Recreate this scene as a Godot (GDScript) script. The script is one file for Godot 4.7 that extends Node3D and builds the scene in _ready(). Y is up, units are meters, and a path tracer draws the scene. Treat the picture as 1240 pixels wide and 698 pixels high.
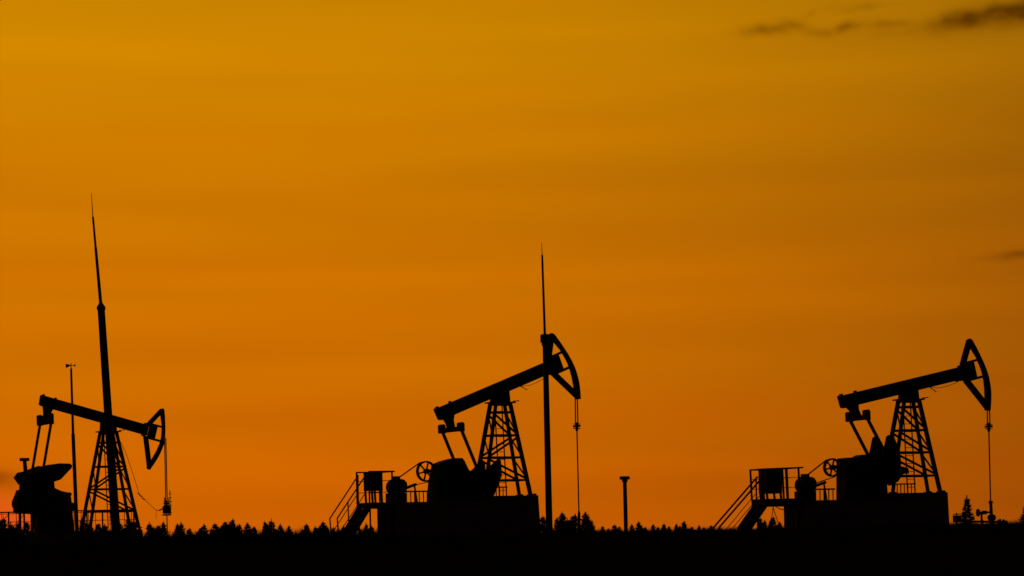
extends Node3D
# Three pumpjacks standing on a raised well pad against an orange dusk sky. Metres; the pad lies at y = PAD.

const PAD := 1.56
const BACK := 0.71          # ground behind the pad, where the young trees grow

var M := {}
var taken := {}
var rng := RandomNumberGenerator.new()
var bumps := FastNoiseLite.new()

func _ready():
	rng.seed = 11
	bumps.seed = 4
	bumps.frequency = 0.06
	camera_and_light()
	materials()
	ground()
	pumpjacks()
	masts()
	small_things()
	trees()
	low_plants()

# ---------------------------------------------------------------- camera, sky, sun
func camera_and_light():
	var c := Camera3D.new()
	c.name = "camera"
	c.projection = Camera3D.PROJECTION_FRUSTUM
	c.near = 0.5
	c.far = 9000.0
	c.size = 0.11965
	c.frustum_offset = Vector2(0, 0.05125)
	c.position = Vector3(0, 1.6, 0)
	c.rotation_degrees = Vector3(0, 0, -1.2)
	add_child(c)
	c.current = true
	var e := Environment.new()
	e.background_mode = Environment.BG_SKY
	e.tonemap_mode = Environment.TONE_MAPPER_LINEAR
	e.tonemap_exposure = 1.0
	e.sdfgi_enabled = true
	e.ssao_enabled = true
	e.ssil_enabled = true
	var s := Sky.new()
	var p := PanoramaSkyMaterial.new()
	p.panorama = ImageTexture.create_from_image(sky_image())
	s.sky_material = p
	e.sky = s
	e.sky_rotation = Vector3(0, PI, 0)       # the seam of the computed sky lies behind the camera
	var w := WorldEnvironment.new()
	w.name = "world_environment"
	w.environment = e
	add_child(w)
	var sun := DirectionalLight3D.new()      # the sun has just gone: a weak red disc at the horizon, low on the left
	sun.name = "sun"
	sun.light_energy = 0.12
	sun.light_color = Color(1.0, 0.55, 0.25)
	sun.light_angular_distance = 0.5
	sun.shadow_enabled = true
	add_child(sun)
	sun.look_at_from_position(Vector3(sin(deg_to_rad(-14.0)), 0.012, -cos(deg_to_rad(-14.0))) * 100.0, Vector3.ZERO)

# sRGB red and green of the glow by height above the horizon (degrees), on the sunset side
const GLOW := [[0.0, 208, 97], [1.0, 208, 99], [2.2, 208, 104], [4.0, 208, 111], [5.7, 208, 114], [8.0, 204, 118], [9.2, 206, 124], [10.3, 212, 131], [11.5, 209, 134], [12.6, 203, 131], [20.0, 160, 106], [35.0, 92, 68], [60.0, 46, 38], [90.0, 30, 27]]
const SUN_AZIMUTH := -15.0

func glow(el: float) -> Vector2:
	for i in range(1, GLOW.size()):
		if el <= GLOW[i][0]:
			var t: float = (el - GLOW[i - 1][0]) / (GLOW[i][0] - GLOW[i - 1][0])
			t = t * t * (3.0 - 2.0 * t)
			return Vector2(lerpf(GLOW[i - 1][1], GLOW[i][1], t), lerpf(GLOW[i - 1][2], GLOW[i][2], t)) / 255.0
	return Vector2(30, 27) / 255.0

func lin(v: float) -> float:
	return v / 12.92 if v < 0.04045 else pow((v + 0.055) / 1.055, 2.4)

func sky_image() -> Image:
	var w := 1024
	var h := 512
	var streak := FastNoiseLite.new()
	streak.seed = 9
	streak.frequency = 1.0
	streak.fractal_octaves = 3
	var im := Image.create(w, h, false, Image.FORMAT_RGBF)
	im.fill(Color(0.10, 0.045, 0.012))
	for r in range(0, h / 2 + 1):
		var el := 90.0 - (r + 0.5) * 180.0 / h
		var g := glow(maxf(el, 0.0))
		for k in w:
			var az := (k + 0.5) * 360.0 / w - 180.0
			var d := absf(wrapf(az - SUN_AZIMUTH, -180.0, 180.0))
			var f := 0.17 + 0.83 * exp(-pow(d / 41.0, 3.0))
			f = lerpf(f, 0.6, smoothstep(25.0, 90.0, el))
			f *= 1.0 + 0.045 * streak.get_noise_2d(az * 0.04 + 40.0, el * 0.8)
			var gg := g.y * (1.0 - 0.018 * streak.get_noise_2d(az * 0.04, el * 0.9 + 70.0))
			im.set_pixel(k, r, Color(lin(g.x * f), lin(gg * f), lin(0.07 * (1.0 - f)) ))
	im.resize(4096, 2048, Image.INTERPOLATE_CUBIC)
	# the few torn clouds and the red glow where the sun went down, degrees: azimuth, height, half length, half thickness, strength, tilt
	var puffs := [
		[12.2, 11.80, 1.5, 0.30, 1.0, 0.09], [10.95, 11.68, 0.9, 0.24, 0.95, 0.13], [14.6, 12.0, 2.0, 0.30, 0.9, 0.05],
		[6.35, 11.68, 0.62, 0.13, 0.62, 0.04], [6.95, 11.74, 0.4, 0.12, 0.45, -0.2], [7.55, 11.55, 0.42, 0.10, 0.42, -0.12], [8.15, 11.63, 0.45, 0.10, 0.6, 0.22],
		[9.15, 11.66, 0.7, 0.10, 0.42, 0.0], [8.45, 12.07, 0.55, 0.06, 0.36, 0.05], [7.4, 12.0, 0.4, 0.05, 0.25, 0.3], [9.7, 11.5, 1.1, 0.16, 0.2, 0.05],
		[12.35, 6.27, 1.05, 0.085, 0.62, 0.06], [13.6, 6.38, 1.4, 0.12, 0.6, 0.06],
		[-12.5, 1.55, 0.9, 0.24, 0.72, 0.0], [-14.5, 1.7, 1.8, 0.32, 0.7, 0.0],
	]
	var torn := FastNoiseLite.new()
	torn.seed = 21
	torn.frequency = 1.0
	torn.fractal_octaves = 4
	for r in range(1024 - 165, 1024):
		var el := 90.0 - (r + 0.5) * 180.0 / 2048.0
		for k in range(-220, 220):
			var az := (k + 0.5) * 360.0 / 4096.0
			var dense := 0.0
			for q in puffs:
				var dx: float = (az - q[0]) / q[2]
				if absf(dx) > 2.2:
					continue
				var dy: float = (el - q[1] - q[5] * (az - q[0]) + 0.07 * torn.get_noise_2d(az * 1.6, el * 2.5 + q[0])) / q[3]
				var fade := exp(-dx * dx * 1.1 - (dy * dy if dy < 0.0 else dy * dy * 1.7))
				dense = maxf(dense, q[4] * fade)
			dense *= clampf(1.0 + 0.55 * torn.get_noise_2d(az * 1.9 + 9.0, el * 5.0), 0.0, 1.3)
			var red := exp(-pow((az + 13.0) / 2.1, 2.0) - pow((el - 0.2) / 0.8, 2.0))
			if dense < 0.004 and red < 0.004:
				continue
			var x := k + 2048
			var c := im.get_pixel(x, r)
			c = c.lerp(Color(0.87, 0.085, 0.012), clampf(red * 1.3, 0.0, 0.95))
			c = c.lerp(Color(c.r * 0.2, c.g * 0.14, 0.0), clampf(dense, 0.0, 0.95))
			im.set_pixel(x, r, c)
	return im

# ---------------------------------------------------------------- materials
func noise_tex(freq: float, dark: Color, light: Color, sd: int, normal := false) -> NoiseTexture2D:
	var n := FastNoiseLite.new()
	n.seed = sd
	n.frequency = freq
	n.fractal_octaves = 5
	var t := NoiseTexture2D.new()
	t.width = 256
	t.height = 256
	t.seamless = true
	t.noise = n
	if normal:
		t.as_normal_map = true
		t.bump_strength = 3.0
	else:
		var g := Gradient.new()
		g.set_color(0, dark)
		g.set_color(1, light)
		t.color_ramp = g
	return t

func mat(dark: Color, light: Color, rough: float, metal: float, freq: float, sd: int, tiles := 0.5, bumpy := true) -> StandardMaterial3D:
	var m := StandardMaterial3D.new()
	m.albedo_texture = noise_tex(freq, dark.linear_to_srgb(), light.linear_to_srgb(), sd)
	m.roughness = rough
	m.metallic = metal
	m.metallic_specular = 0.0 if rough > 0.88 else 0.3     # earth, concrete and plants have no sheen
	m.uv1_triplanar = true
	m.uv1_scale = Vector3.ONE * tiles
	if bumpy:
		m.normal_enabled = true
		m.normal_texture = noise_tex(freq * 2.0, Color.BLACK, Color.WHITE, sd + 50, true)
		m.normal_scale = 0.4
	return m

func materials():
	M.paint = mat(Color(0.035, 0.045, 0.04), Color(0.075, 0.085, 0.075), 0.75, 0.0, 0.02, 1)          # weathered dark green paint
	M.steel = mat(Color(0.03, 0.027, 0.025), Color(0.07, 0.06, 0.055), 0.7, 0.2, 0.03, 2)              # rusty bare steel
	M.iron = mat(Color(0.03, 0.03, 0.032), Color(0.055, 0.055, 0.055), 0.65, 0.2, 0.03, 3)             # dark cast iron
	M.concrete = mat(Color(0.11, 0.105, 0.10), Color(0.2, 0.19, 0.18), 0.95, 0.0, 0.015, 4)
	M.rubber = mat(Color(0.015, 0.015, 0.015), Color(0.025, 0.025, 0.025), 0.85, 0.0, 0.05, 5)
	M.cabinet = mat(Color(0.06, 0.065, 0.07), Color(0.09, 0.095, 0.10), 0.6, 0.0, 0.02, 6)
	M.soil = mat(Color(0.012, 0.011, 0.008), Color(0.034, 0.03, 0.022), 1.0, 0.0, 0.02, 7, 0.07)
	M.bark = mat(Color(0.03, 0.022, 0.016), Color(0.07, 0.05, 0.035), 1.0, 0.0, 0.06, 8)
	M.needles = mat(Color(0.012, 0.024, 0.012), Color(0.028, 0.048, 0.022), 0.9, 0.0, 0.05, 9, 0.8, false)
	M.grass = mat(Color(0.025, 0.03, 0.014), Color(0.05, 0.048, 0.024), 0.95, 0.0, 0.05, 10, 0.8, false)

# ---------------------------------------------------------------- shape helpers
func mesh() -> SurfaceTool:
	var st := SurfaceTool.new()
	st.begin(Mesh.PRIMITIVE_TRIANGLES)
	return st

func tri(st: SurfaceTool, a: Vector3, b: Vector3, c: Vector3, na: Vector3, nb := Vector3.ZERO, nc := Vector3.ZERO):
	if nb == Vector3.ZERO:
		nb = na
		nc = na
	if (b - a).cross(c - a).dot(na + nb + nc) > 0.0:      # front faces run clockwise
		var t := b
		b = c
		c = t
		t = nb
		nb = nc
		nc = t
	st.set_normal(na)
	st.add_vertex(a)
	st.set_normal(nb)
	st.add_vertex(b)
	st.set_normal(nc)
	st.add_vertex(c)

func quad(st, a, b, c, d, n):
	tri(st, a, b, c, n)
	tri(st, a, c, d, n)

func bar(st: SurfaceTool, a: Vector3, b: Vector3, w: float, h := -1.0, side := Vector3(0, 0, 1)):
	if h < 0.0:
		h = w
	var dir := (b - a).normalized()
	var s := side - dir * side.dot(dir)
	if s.length() < 0.05:
		s = Vector3(1, 0, 0) - dir * dir.x
	s = s.normalized()
	var u := dir.cross(s).normalized()
	var hs := s * w * 0.5
	var hu := u * h * 0.5
	var q := [hs + hu, hs - hu, -hs - hu, -hs + hu]
	var n := [s, -u, -s, u]
	for i in 4:
		var j := (i + 1) % 4
		quad(st, a + q[i], a + q[j], b + q[j], b + q[i], n[i])
	quad(st, a + q[0], a + q[1], a + q[2], a + q[3], -dir)
	quad(st, b + q[0], b + q[1], b + q[2], b + q[3], dir)

func block(st: SurfaceTool, lo: Vector3, hi: Vector3):
	bar(st, Vector3(lo.x, (lo.y + hi.y) / 2, (lo.z + hi.z) / 2), Vector3(hi.x, (lo.y + hi.y) / 2, (lo.z + hi.z) / 2), hi.z - lo.z, hi.y - lo.y)

func prism(st: SurfaceTool, poly: PackedVector2Array, z0: float, z1: float):
	var idx := Geometry2D.triangulate_polygon(poly)
	for i in range(0, idx.size(), 3):
		for z in [z0, z1]:
			tri(st, v3(poly[idx[i]], z), v3(poly[idx[i + 1]], z), v3(poly[idx[i + 2]], z), Vector3(0, 0, 1 if z == z1 else -1))
	var turn := 0.0
	for i in poly.size():
		turn += poly[i].cross(poly[(i + 1) % poly.size()])
	for i in poly.size():
		var a := poly[i]
		var b := poly[(i + 1) % poly.size()]
		var n := (b - a).normalized()
		var out := Vector3(n.y, -n.x, 0) * signf(turn)
		quad(st, v3(a, z0), v3(b, z0), v3(b, z1), v3(a, z1), out)

func v3(p: Vector2, z: float) -> Vector3:
	return Vector3(p.x, p.y, z)

func tube(st: SurfaceTool, a: Vector3, b: Vector3, r0: float, r1 := -1.0, n := 12):
	if r1 < 0.0:
		r1 = r0
	var dir := (b - a).normalized()
	var s := dir.cross(Vector3(0.31, 0.2, 0.93)).normalized()
	var u := dir.cross(s)
	for i in n:
		var p := TAU * i / n
		var q := TAU * (i + 1) / n
		var m := s * cos(p) + u * sin(p)
		var k := s * cos(q) + u * sin(q)
		tri(st, a + m * r0, a + k * r0, b + k * r1, m, k, k)
		tri(st, a + m * r0, b + k * r1, b + m * r1, m, k, m)
		tri(st, a, a + m * r0, a + k * r0, -dir)
		tri(st, b, b + m * r1, b + k * r1, dir)

func path(st: SurfaceTool, pts: Array, r: float, n := 6):
	for i in range(pts.size() - 1):
		tube(st, pts[i], pts[i + 1], r, r, n)

func ring(st: SurfaceTool, c: Vector3, r: float, section: float, n := 28, half := 0.06):
	for i in n:
		var p := TAU * i / n
		var q := TAU * (i + 1) / n
		var a := Vector3(cos(p), sin(p), 0)
		var b := Vector3(cos(q), sin(q), 0)
		var z := Vector3(0, 0, half)
		for s in [[r, 1.0], [r - section, -1.0]]:
			tri(st, c + a * s[0] - z, c + b * s[0] - z, c + b * s[0] + z, a * s[1], b * s[1], b * s[1])
			tri(st, c + a * s[0] - z, c + b * s[0] + z, c + a * s[0] + z, a * s[1], b * s[1], a * s[1])
		for s in [-1.0, 1.0]:
			quad(st, c + a * r + z * s, c + b * r + z * s, c + b * (r - section) + z * s, c + a * (r - section) + z * s, Vector3(0, 0, s))

func numbered(called: String) -> String:
	taken[called] = taken.get(called, -1) + 1
	return called if taken[called] == 0 else "%s_%03d" % [called, taken[called]]

func part(called: String, st: SurfaceTool, m: Material, parent: Node) -> MeshInstance3D:
	var o := MeshInstance3D.new()
	o.mesh = st.commit()
	o.material_override = m
	o.name = called
	parent.add_child(o, true)
	return o

func thing(called: String, label: String, category: String, at: Vector3, turn := 0.0, group := "") -> Node3D:
	var o := Node3D.new()
	o.name = numbered(called)
	add_child(o)
	o.position = at
	o.rotation.y = turn
	o.set_meta("label", label)
	o.set_meta("category", category)
	if group:
		o.set_meta("group", group)
	return o

func one_bar(called: String, a: Vector3, b: Vector3, w: float, m: Material, parent: Node, h := -1.0) -> MeshInstance3D:
	var st := mesh()
	bar(st, a, b, w, h)
	return part(called, st, m, parent)

func one_tube(called: String, a: Vector3, b: Vector3, r: float, m: Material, parent: Node, r1 := -1.0, n := 12) -> MeshInstance3D:
	var st := mesh()
	tube(st, a, b, r, r1, n)
	return part(called, st, m, parent)

# ---------------------------------------------------------------- ground
func height(x: float, z: float) -> float:
	var d := -z
	var y := lerpf(0.0, PAD, smoothstep(45.0, 112.0, d))
	y = lerpf(y, BACK, smoothstep(163.0, 174.0, d))
	y = lerpf(y, 0.35, smoothstep(215.0, 420.0, d))
	var rough := 0.05 * bumps.get_noise_2d(x * 3.0, z * 3.0) + 0.05 * bumps.get_noise_2d(x * 0.6, z * 0.6)
	return y + rough * (0.5 if d > 110.0 and d < 165.0 else 1.0) - (0.02 if d > 110.0 and d < 165.0 else 0.0)

func ground():
	var xs := []
	var zs := []
	for x in [-4000.0, -2000.0, -900.0, -400.0, -200.0, -120.0]:
		xs.append(x)
	for i in 121:
		xs.append(-90.0 + i * 1.5)
	for x in [120.0, 200.0, 400.0, 900.0, 2000.0, 4000.0]:
		xs.append(x)
	for z in [3000.0, 900.0, 300.0, 120.0, 60.0]:
		zs.append(z)
	for i in 60:
		zs.append(40.0 - i * 2.5)
	for i in 70:
		zs.append(-109.5 - i * 1.5)
	for z in [-217.0, -225.0, -240.0, -265.0, -300.0, -360.0, -430.0, -600.0, -1000.0, -2000.0, -4000.0, -8000.0]:
		zs.append(z)
	var st := mesh()
	for z in zs:
		for x in xs:
			st.add_vertex(Vector3(x, height(x, z), z))
	var w := xs.size()
	for r in range(zs.size() - 1):
		for k in range(w - 1):
			var a := r * w + k
			for i in [a, a + w, a + 1, a + 1, a + w, a + w + 1]:
				st.add_index(i)
	st.generate_normals()
	var g := part("ground", st, M.soil, self)
	g.set_meta("kind", "structure")

# ---------------------------------------------------------------- pumpjacks
func pumpjacks():
	var a := {
		"where": Vector3(-25.02, PAD, -150.0), "yaw": deg_to_rad(29.5), "base": 0.95, "low": 0.85, "top": 6.95, "pivot": 7.76, "angle": deg_to_rad(-14.85), "shift": -0.6, "apart": 1.05, "bearing": 0.62,
		"levels": [6.3, 4.8, 3.4, 2.0], "lean": [1, -1, 1], "foot": [1.6, 0.8], "yoke": Vector2(-4.05, 7.45), "pin": Vector2(-4.68, 4.2),
		"crank_near": [[-5.05, 4.45], [-4.75, 4.68], [-4.3, 4.9], [-3.5, 5.0], [-2.85, 4.98], [-2.7, 4.88], [-2.72, 4.72], [-3.45, 4.0], [-3.9, 3.85], [-4.6, 3.6], [-5.0, 3.9]],
		"crank_far": [[-5.85, 4.18], [-5.6, 4.5], [-5.3, 4.55], [-4.3, 4.9], [-3.0, 4.8], [-3.2, 4.2], [-4.0, 3.9], [-4.9, 3.6], [-5.55, 3.75]],
		"gear": [[-4.75, 0.8], [-4.85, 2.6], [-5.2, 3.5], [-4.9, 4.25], [-3.75, 4.25], [-3.7, 3.5], [-3.3, 3.32], [-2.8, 3.2], [-2.66, 2.9], [-2.62, 2.3], [-2.5, 0.8]],
		"well": 3.76, "carrier": 2.45, "rod_end": 0.1, "cable_top": 6.45, "gap": true, "machine": "hung",
		"label": "lower, more distant pumpjack with its beam dipping toward the well, farthest left",
		"found": [[-5.05, -0.3], [-5.05, 0.85], [1.75, 0.85], [1.85, -0.3]],
		"found_label": "low concrete foundation under the pumpjack with the dipping beam"}
	var b := {
		"where": Vector3(-0.47, PAD, -125.0), "yaw": deg_to_rad(27.2), "base": 2.06, "low": 1.8, "top": 6.87, "pivot": 7.66, "angle": deg_to_rad(21.2), "shift": 0.0, "apart": 1.12, "bearing": 0.42,
		"levels": [6.4, 5.2, 4.05, 2.87], "lean": [1, -1, 1], "foot": [1.35, 0.65], "yoke": Vector2(-2.85, 5.42), "pin": Vector2(-1.6, 2.6),
		"crank_near": [[-2.95, 2.45], [-2.8, 3.2], [-1.75, 3.28], [-1.25, 3.45], [-0.8, 3.86], [-0.62, 3.97], [-0.52, 3.85], [-0.48, 3.1], [-0.72, 2.55], [-0.95, 2.08], [-1.5, 1.85], [-2.6, 1.9]],
		"gear": [[-4.12, 1.75], [-4.0, 2.8], [-3.78, 3.74], [-3.35, 3.9], [-2.8, 4.03], [-2.5, 4.03], [-2.36, 3.88], [-2.15, 3.45], [-1.7, 2.9], [-1.7, 1.75]],
		"well": 4.51, "carrier": 5.7, "rod_end": 1.2, "cable_top": 7.05, "gap": false, "machine": "belt", "wheel": Vector2(-3.99, 3.39), "wheel_radius": 0.54, "motor": Vector2(-5.93, 2.58),
		"label": "pumpjack with steeply raised beam, its head behind the tall middle mast",
		"found": [[-6.57, -0.3], [-6.57, 1.8], [-1.45, 1.8], [-1.45, 2.06], [1.62, 2.06], [1.74, -0.3]],
		"found_label": "tall concrete foundation under the middle pumpjack beside the mast"}
	var c := {
		"where": Vector3(20.16, PAD, -121.5), "yaw": deg_to_rad(18.2), "base": 1.72, "low": 1.43, "top": 6.4, "pivot": 7.13, "angle": deg_to_rad(12.25), "shift": 0.0, "apart": 0.96, "bearing": 0.46,
		"levels": [6.06, 4.88, 3.76, 2.58], "lean": [1, 1, 1], "foot": [1.34, 0.66], "yoke": Vector2(-2.85, 5.44), "pin": Vector2(-1.25, 2.6),
		"crank_near": [[-2.9, 2.3], [-2.6, 2.8], [-1.95, 3.4], [-1.78, 4.1], [-1.67, 4.55], [-1.56, 4.63], [-1.42, 4.6], [-1.2, 4.35], [-1.0, 3.9], [-0.9, 3.2], [-1.2, 2.3], [-2.2, 1.95]],
		"gear": [[-3.9, 1.4], [-3.85, 3.47], [-3.75, 3.53], [-3.1, 3.53], [-2.75, 3.68], [-2.2, 3.7], [-1.75, 3.5], [-1.6, 2.6], [-1.5, 1.4]],
		"well": 4.52, "carrier": 5.05, "rod_end": 1.25, "cable_top": 5.98, "gap": false, "machine": "belt", "wheel": Vector2(-3.98, 3.08), "wheel_radius": 0.47, "motor": Vector2(-5.72, 2.2),
		"label": "pumpjack with gently raised beam, farthest right beside the lone spruce",
		"found": [[-6.3, -0.3], [-6.3, 1.43], [-1.45, 1.43], [-1.45, 1.72], [1.58, 1.72], [1.66, -0.3]],
		"found_label": "tall concrete foundation under the pumpjack at the right"}
	for p in [a, b, c]:
		if not p.has("crank_far"):
			p.crank_far = p.crank_near
		make_pumpjack(p)
		foundation(p)
	platform_middle(b)
	platform_right(c)
	wellheads(a, b, c)

func local(p: Dictionary, x: float, z: float) -> Vector3:
	return p.where + Vector3(x, 0, z).rotated(Vector3.UP, p.yaw)

func poly(list) -> PackedVector2Array:
	var o := PackedVector2Array()
	for q in list:
		o.append(Vector2(q[0], q[1]))
	return o

func foundation(p):
	var f := thing("concrete_foundation", p.found_label, "foundation", p.where, p.yaw, "pumpjack foundations")
	var st := mesh()
	prism(st, poly(p.found), -0.95, 0.95)
	part("body", st, M.concrete, f)
	var n: int = p.found.size()
	var right: float = p.found[n - 2][0]
	var y: float = p.found[n - 2][1]
	for z in [-0.75, 0.75]:
		var lug := mesh()
		prism(lug, poly([[right - 0.2, y], [right - 0.18, y + 0.1], [right - 0.03, y + 0.1], [right - 0.01, y]]), z - 0.04, z + 0.04)
		part("lifting_lug", lug, M.steel, f)

func make_pumpjack(p):
	var t := thing("pumpjack", p.label, "pumpjack", p.where, p.yaw, "pumpjacks on the well pad")
	var base: float = p.base
	var top: float = p.top
	# --- tower
	var corner := func(sx: float, sz: float, y: float) -> Vector3:
		var f: float = (top - y) / (top - base)
		return Vector3(sx * lerpf(0.42, p.foot[0], f), y, sz * lerpf(0.34, p.foot[1], f))
	for s in [[-1, 1], [1, 1], [-1, -1], [1, -1]]:
		var st := mesh()
		var lo: Vector3 = corner.call(s[0], s[1], base + 0.04)
		var hi: Vector3 = corner.call(s[0], s[1], top)
		bar(st, lo, hi, 0.05, 0.2)                       # angle section: two plates
		bar(st, lo + Vector3(-0.055 * s[0], 0, -0.07 * s[1]), hi + Vector3(-0.055 * s[0], 0, -0.07 * s[1]), 0.15, 0.05)
		var leg := part("leg", st, M.paint, t)
		var foot := mesh()
		block(foot, lo + Vector3(-0.17, -0.04, -0.15), lo + Vector3(0.17, 0.02, 0.15))
		part("foot_plate", foot, M.paint, leg)
	for y in p.levels:
		for s in [-1, 1]:
			one_bar("cross_bar", corner.call(-1, s, y), corner.call(1, s, y), 0.06, M.paint, t, 0.11)
			var side := mesh()
			bar(side, corner.call(s, -1, y), corner.call(s, 1, y), 0.06, 0.1, Vector3(1, 0, 0))
			part("cross_bar", side, M.paint, t)
	for i in 3:
		for s in [-1, 1]:
			var d: int = p.lean[i]
			one_bar("diagonal_brace", corner.call(-d, s, p.levels[i] - 0.1), corner.call(d, s, p.levels[i + 1] + 0.05), 0.05, M.paint, t, 0.11)
			var sb := mesh()
			bar(sb, corner.call(s, -1, p.levels[i] - 0.06), corner.call(s, 1, p.levels[i + 1] + 0.04), 0.05, 0.08, Vector3(1, 0, 0))
			part("diagonal_brace", sb, M.paint, t)
	var lz := -0.2
	var ladder := Node3D.new()
	ladder.name = "ladder"
	t.add_child(ladder)
	for x in [-0.22, 0.2]:
		one_bar("ladder_rail", Vector3(x + 0.16, base, lz), Vector3(x, top - 0.1, lz), 0.05, M.steel, ladder)
	for i in int((top - base) / 0.4):
		var y := base + 0.3 + i * 0.4
		var off := 0.16 * (top - y) / (top - base)
		one_tube("rung", Vector3(-0.22 + off, y, lz), Vector3(0.2 + off, y, lz), 0.016, M.steel, ladder, -1.0, 6)
	var cap := mesh()
	block(cap, Vector3(-0.68, top, -0.46), Vector3(0.68, top + 0.07, 0.46))
	var capn := part("tower_cap", cap, M.paint, t)
	var ear := mesh()
	bar(ear, Vector3(0.6, top + 0.1, 0.3), Vector3(0.95, top + 0.13, 0.3), 0.05)
	part("step", ear, M.paint, capn)
	var sd := mesh()
	var shift: float = p.shift
	prism(sd, poly([[-0.52, top - 0.12], [0.52, top - 0.12], [0.46, p.pivot - 0.16], [0.2, p.pivot + 0.05], [-0.2, p.pivot + 0.05], [-0.46, p.pivot - 0.22]]), -0.2, 0.2)
	part("saddle_bearing", sd, M.iron, t)
	# --- beam and head, drawn along the beam's own axis and then tilted
	var tilt := Transform3D(Basis(Vector3(0, 0, 1), p.angle), Vector3(0, p.pivot, 0))
	var bm := mesh()
	block(bm, Vector3(-3.8 + shift, 0.26, -0.17), Vector3(3.3 + shift, 0.32, 0.17))
	block(bm, Vector3(-3.8 + shift, -0.32, -0.17), Vector3(3.3 + shift, -0.26, 0.17))
	block(bm, Vector3(-3.78 + shift, -0.26, -0.12), Vector3(3.28 + shift, 0.26, 0.12))
	for i in 9:
		var x: float = -3.5 + i * 0.8 + shift
		block(bm, Vector3(x, -0.259, -0.16), Vector3(x + 0.03, 0.259, 0.16))
	part("walking_beam", bm, M.paint, t).transform = tilt
	var tp := mesh()
	prism(tp, poly([[-3.88 + shift, -0.28], [-3.92 + shift, 0.32], [-3.82 + shift, 0.36], [-3.8 + shift, -0.28]]), -0.19, 0.19)
	block(tp, Vector3(-3.82 + shift, 0.325, -0.1), Vector3(-3.7 + shift, 0.41, 0.1))
	part("tail_plate", tp, M.paint, t).transform = tilt
	var lug := mesh()
	block(lug, Vector3(-3.02 + shift, 0.32, -0.1), Vector3(-2.92 + shift, 0.41, 0.1))
	part("beam_lug", lug, M.paint, t).transform = tilt
	# horse head
	var hx := shift
	var arc := mesh()
	var outer := [[3.82, 1.57], [3.94, 1.60], [4.03, 1.5], [4.17, 1.08], [4.28, 0.7], [4.39, 0.28], [4.47, -0.13], [4.51, -0.55], [4.5, -0.94], [4.46, -1.28], [4.39, -1.6], [4.30, -1.9], [4.2, -2.2]]
	var inner := [[4.0, -2.14], [4.06, -1.9], [4.16, -1.5], [4.26, -1.0], [4.3, -0.6], [4.3, -0.2], [4.24, 0.2], [4.15, 0.6], [3.99, 1.0], [3.9, 1.22]]
	var band := PackedVector2Array()
	if p.gap:                # the older head curls in further at its lower end
		for q in outer + inner:
			if q[1] < -0.5:
				q[0] -= 0.13 * (-0.5 - q[1])
				q[1] -= 0.1 * (-0.5 - q[1])
	for q in outer + inner:
		band.append(Vector2(q[0] + hx, q[1]))
	for z in [[-0.15, -0.12], [0.12, 0.15]]:
		prism(arc, band, z[0], z[1])
	for i in range(1, outer.size() - 1):
		var a := Vector3(outer[i][0] + hx - 0.02, outer[i][1], 0)
		var b := Vector3(outer[i + 1][0] + hx - 0.02, outer[i + 1][1], 0)
		bar(arc, a, b, 0.236, 0.035)
	for i in range(inner.size() - 1):
		bar(arc, Vector3(inner[i][0] + hx + 0.02, inner[i][1], 0), Vector3(inner[i + 1][0] + hx + 0.02, inner[i + 1][1], 0), 0.236, 0.03)
	var head := part("horse_head", arc, M.paint, t)
	head.transform = tilt
	one_bar("head_strut", Vector3(3.9 + hx, 1.48, 0), Vector3(3.24 + hx, 0.36, 0), 0.22, M.paint, head, 0.26)
	one_bar("head_strut", Vector3(3.24 + hx, -0.38, 0), Vector3((3.92 if p.gap else 4.12) + hx, -2.15 if p.gap else -2.0, 0), 0.22, M.paint, head, 0.27)
	one_bar("head_bar", Vector3(3.2 + hx, 0.45, 0), Vector3(4.22 + hx, 0.46, 0), 0.2, M.paint, head, 0.11)
	one_bar("head_bar", Vector3(3.2 + hx, -0.45, 0), Vector3(4.3 + hx, -0.43, 0), 0.2, M.paint, head, 0.12)
	var hb := mesh()
	if p.gap:
		block(hb, Vector3(3.38 + hx, -0.4, -0.14), Vector3(3.84 + hx, 0.4, 0.14))
		block(hb, Vector3(3.0 + hx, -0.42, -0.16), Vector3(3.2 + hx, 0.42, 0.16))
	else:
		block(hb, Vector3(3.0 + hx, -0.40, -0.14), Vector3(3.86 + hx, 0.40, 0.14))
	part("hinge_block", hb, M.paint, head)
	# thin line and lever under the beam
	var lever := mesh()
	if not p.gap:
		bar(lever, Vector3(1.05, -0.28, 0.16), Vector3(1.36, -0.62, 0.2), 0.035)
		part("lock_lever", lever, M.steel, t).transform = tilt
		var line := mesh()
		path(line, [Vector3(1.1, -0.32, 0.17), Vector3(1.6, -0.46, 0.17), Vector3(2.1, -0.47, 0.17), Vector3(2.6, -0.4, 0.17), Vector3(2.95, -0.3, 0.17)], 0.014)
		part("cable", line, M.rubber, t).transform = tilt
		var clamp := mesh()
		for x in [2.7, 2.86, 3.0]:
			block(clamp, Vector3(x, -0.38, -0.1), Vector3(x + 0.06, -0.28, 0.1))
		part("cable_clamp", clamp, M.steel, t).transform = tilt
	# --- equalizer, hanger, pitman arms
	var yk: Vector2 = p.yoke
	var apart: float = p.apart               # half the distance between the pitman arms
	var w2 := apart + 0.12
	var eq := mesh()
	bar(eq, Vector3(yk.x, yk.y + 0.08, -w2), Vector3(yk.x, yk.y + 0.08, w2), 0.26, 0.24, Vector3(1, 0, 0))
	var equal := part("equalizer", eq, M.paint, t)
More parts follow.
